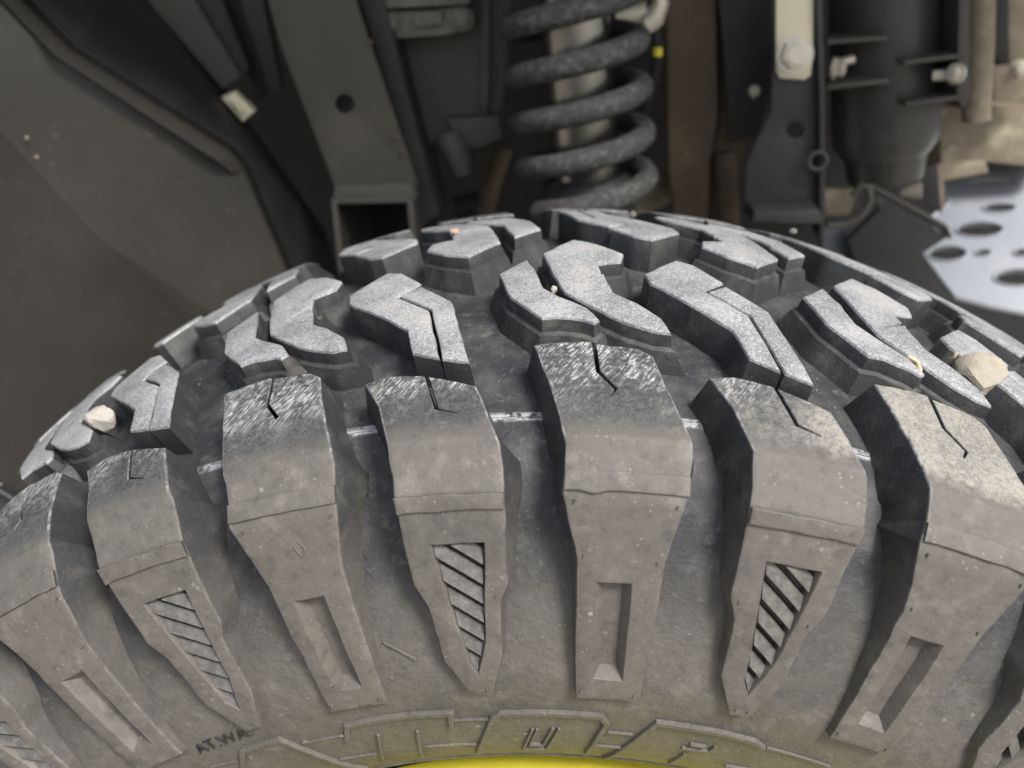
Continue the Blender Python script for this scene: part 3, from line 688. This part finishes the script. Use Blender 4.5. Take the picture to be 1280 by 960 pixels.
fs = [g for g in bmesh.ops.triangle_fill(bm, use_beauty=True, edges=edges)['geom'] if isinstance(g, bmesh.types.BMFace)]
ext = bmesh.ops.extrude_face_region(bm, geom=fs)
for v in [g for g in ext['geom'] if isinstance(g, bmesh.types.BMVert)]: v.co += Vector((0, .002, -.004))
bmesh.ops.bevel(bm, geom=[e for e in bm.edges if len(e.link_faces) == 2 and e.calc_face_angle(0) > .6], offset=.0011, segments=2, affect='EDGES')
obj('sheet', bm, M_ALU, pp, 30)
for hx, hy, ha, hb in ((1249, 260, 19, 5), (1224, 287, 27, 8), (1184, 317, 22, 8), (1229, 316, 9, 3.5), (1272, 347, 27, 9), (1278, 316, 10, 4)):
    bm = bmesh.new(); tube(bm, [pplane(hx+ha*1.12*math.cos(a*PI/16), hy+hb*1.2*math.sin(a*PI/16))+Vector((0, -.0003, .0003)) for a in range(33)], .0011, 8); obj('hole_rim', bm, M_ALU, pp, 60)
bm = bmesh.new(); tube(bm, [pplane(*q) for q in [(1195, 372), (1160, 325), (1140, 290), (1185, 255), (1176, 206)]], .0016, 8); obj('rolled_edge', bm, M_ALU, pp, 60)
bm = plate([(1172, 206), (1232, 200), (1236, 216), (1180, 226), (1182, 262), (1174, 262)], .395, .004, .001); obj('mount_tab', bm, M_TAN, pp, 30)

# ---- black angle bracket with hook
ab = thing('angle_bracket', 'black folded angle bracket with a curved hook below the canister', 'bracket', at(1120, 280, .33))
bm = bmesh.new(); shell(bm, [[at(1088, 232, .33), at(1180, 282, .36), at(1186, 296, .36), at(1130, 290, .345), at(1100, 262, .335)], [at(1130, 290, .345), at(1186, 296, .36), at(1152, 318, .362), at(1192, 375, .37), at(1090, 390, .35), at(1060, 300, .335), at(1100, 262, .335)]], .006, .0012); obj('fold', bm, M_DARK, ab, 30)
bm = bmesh.new(); tube(bm, [at(1086, 231, .329), at(1182, 283, .359), at(1188, 297, .359)], .0018, 10); obj('rolled_edge', bm, M_FRAME, ab, 60)
for x, y in ((1098, 252), (1168, 287)): hexbolt('rivet', at(x, y, .33), (-.2, -1, .3), .0022, .002, M_FRAME, ab)
bm = bmesh.new(); tube(bm, [at(1034, 282, .31), at(1060, 280, .31), at(1078, 268, .31), at(1088, 250, .31), at(1086, 234, .31), at(1076, 232, .31), at(1066, 246, .31)], .0028, 10); obj('hook', bm, M_FRAME, ab, 60)
bm = plate([(1030, 238), (1074, 236), (1064, 268), (1032, 270)], .345, .01, .002); obj('tan_gusset', bm, M_TAN, ab, 30)
mk_tube('stud', [at(1126, 240, .36), at(1152, 238, .355)], [.0032, .007], M_BOLT, ab)
bm = plate([(1140, 210), (1172, 205), (1178, 268), (1150, 250)], .39, .01, .001); obj('web', bm, M_DARK, ab, 30)
rb = thing('grey_pad', 'light grey wedge shaped pad low between the bracket plate and angle bracket', 'pad', at(1050, 300, .36))
bm = plate([(1028, 284), (1056, 282), (1072, 330), (1028, 330)], .36, .02, .003); obj('pad_body', bm, M_ALU, rb, 30)

# ---- underside of the vehicle: what closes the view behind, and a fender added out of view to block the sky
ub = thing('chassis_floor', 'black underbody panel closing the dark space behind the suspension parts', 'underbody', (0, .62, .5))
def slab(lo, hi, bev=.01):
    bm = bmesh.new(); bmesh.ops.create_cube(bm, size=1); lo, hi = Vector(lo), Vector(hi)
    for v in bm.verts: v.co = Vector(((lo+hi)/2)[i]+v.co[i]*(hi-lo)[i] for i in range(3))
    bmesh.ops.bevel(bm, geom=bm.edges[:], offset=bev, segments=2, affect='EDGES'); return bm
obj('bulkhead', slab((-.95, .60, -.30), (.95, .64, .86)), M_DARK, ub, 30)
obj('floor_pan', slab((-.75, .30, .80), (.9, 1.6, .84)), M_DARK, ub, 30)
fb = thing('fender', 'unseen dark fender added over the wheel to keep sky light off the background', 'fender', (0, .2, .75))
prof = [(-.62, .40), (-.52, .58), (-.36, .70), (-.1, .76), (.2, .77), (.5, .72)]
bm = bmesh.new(); rows = []
for x, z in prof: rows.append([bm.verts.new((x, y, z+dz)) for y, dz in ((.06, -.02), (.08, 0.0), (.2, .02), (.62, .02), (.62, .03), (.2, .03), (.075, .012), (.052, -.02))])
for A, B in zip(rows, rows[1:]):
    for j in range(8): bm.faces.new((A[j], A[(j+1) % 8], B[(j+1) % 8], B[j]))
bm.faces.new(rows[0]); bm.faces.new(rows[-1]); obj('sky_blocking_arch', bm, M_BODY, fb, 40)

# ---- stones and litter caught in the tread
def on_tyre(x, y, h):
    d = (FWD+RIGHT*((x-640)/FPX)-UP*((y-480)/FPX)); t = .1
    while t < 1:
        p = CAM+d*t
        if math.hypot(p.x, p.z) < par(p.y)+h and abs(p.y) < .135: return p
        t += .0005
    return CAM+d*.4
def stone(label, x, y, h, wpx, hpx, m, seed, name='stone', flat=.8, cat='stone'):
    p = on_tyre(x, y, h); dist = (p-CAM).dot(FWD); a = wpx/2*dist/FPX; b = hpx/2*dist/FPX
    bm = bmesh.new(); bmesh.ops.create_icosphere(bm, subdivisions=3, radius=1); rnd = Vector((seed*3.1, seed*1.7, seed*.9))
    cuts = [Vector((random.gauss(0, 1), random.gauss(0, 1), random.gauss(0, 1))).normalized() for _ in range(13)]
    for v in bm.verts:
        c = v.co.copy()
        for q in cuts:
            e = c.dot(q)-.75
            if e > 0: c -= q*e
        c *= 1+.10*noise.noise(v.co*2.5+rnd)+.035*noise.noise(v.co*9+rnd)
        v.co = RIGHT*(c.x*a)+UP*(c.y*b)+FWD*(c.z*(a+b)/2*flat)
    o = obj(name, bm, m, None, 20); o.location = p
    return setp(o, label=label, category=cat)
stone('small white pebble stuck in the left side of the tread', 126, 523, -.001, 40, 38, M_STONE2, 3, 'pebble', cat='pebble')
stone('large pale tan stone wedged between tread blocks at the right', 1224, 470, -.003, 68, 62, M_STONE, 5)
stone('tiny pink chip on top of a far tread block', 568, 289, .001, 13, 9, M_PINK, 7, 'grit', .5, 'grit')
stone('tiny whitish chip in the groove at the centre of the tread', 693, 362, -.003, 9, 12, M_STONE2, 8, 'grit', .6, 'grit')
stone('beige chip at the far edge of the tread below the coil spring', 792, 268, -.002, 10, 9, M_GRIT, 9, 'grit', .6, 'grit')
if 0: stone('beige crumb in the far groove left of the coil spring', 667, 271, -.007, 8, 7, M_TAN, 10, 'grit', .6, 'grit')
stone('tan chip on the far tread edge below the black bracket plate', 992, 289, -.002, 11, 8, M_GRIT, 11, 'grit', .6, 'grit')
gr = random.Random(5); bm = bmesh.new()
for i in range(900):
    th = gr.uniform(-.95, .95); y = gr.uniform(-.085, .10); rad = par(y)-.0154; sz = min(.0016, .00035*math.exp(gr.gauss(0, .55)))
    c = Vector((rad*math.sin(th), y, rad*math.cos(th))); vs = [bm.verts.new(c+Vector((gr.gauss(0, 1), gr.gauss(0, 1), gr.gauss(0, 1))).normalized()*sz*gr.uniform(.7, 1.2)) for _ in range(7)]
    bmesh.ops.convex_hull(bm, input=vs)
bmesh.ops.delete(bm, geom=[v for v in bm.verts if not v.link_faces], context='VERTS')
o = obj('grit', bm, M_GRIT, None, 0); setp(o, label='fine dusty grit scattered over the floors of the tread grooves', category='grit', kind='stuff')
def straw(label, pts, r):
    P = [on_tyre(x, y, h) for x, y, h in pts]; bm = bmesh.new(); tube(bm, P, r, 6); o = obj('straw', bm, M_STRAW, None, 60)
    c = P[0].copy()
    for v in o.data.vertices: v.co -= c
    o.location = c
    return setp(o, label=label, category='straw', group='bits of dry straw in the tread')
straw('short dry straw lying against the wall of a right tread block', [(1082, 461, -.006), (1087, 455, -.006), (1090, 450, -.006)], .0007)
straw('curled dry straw beside the right pair of tread blocks', [(1136, 446, .0005), (1147, 453, .0005), (1150, 463, -.001), (1148, 469, -.002)], .0009)
straw('tiny dry straw poking up beside the large tan stone', [(1185, 449, -.002), (1193, 446, .001), (1196, 440, .003)], .0006)
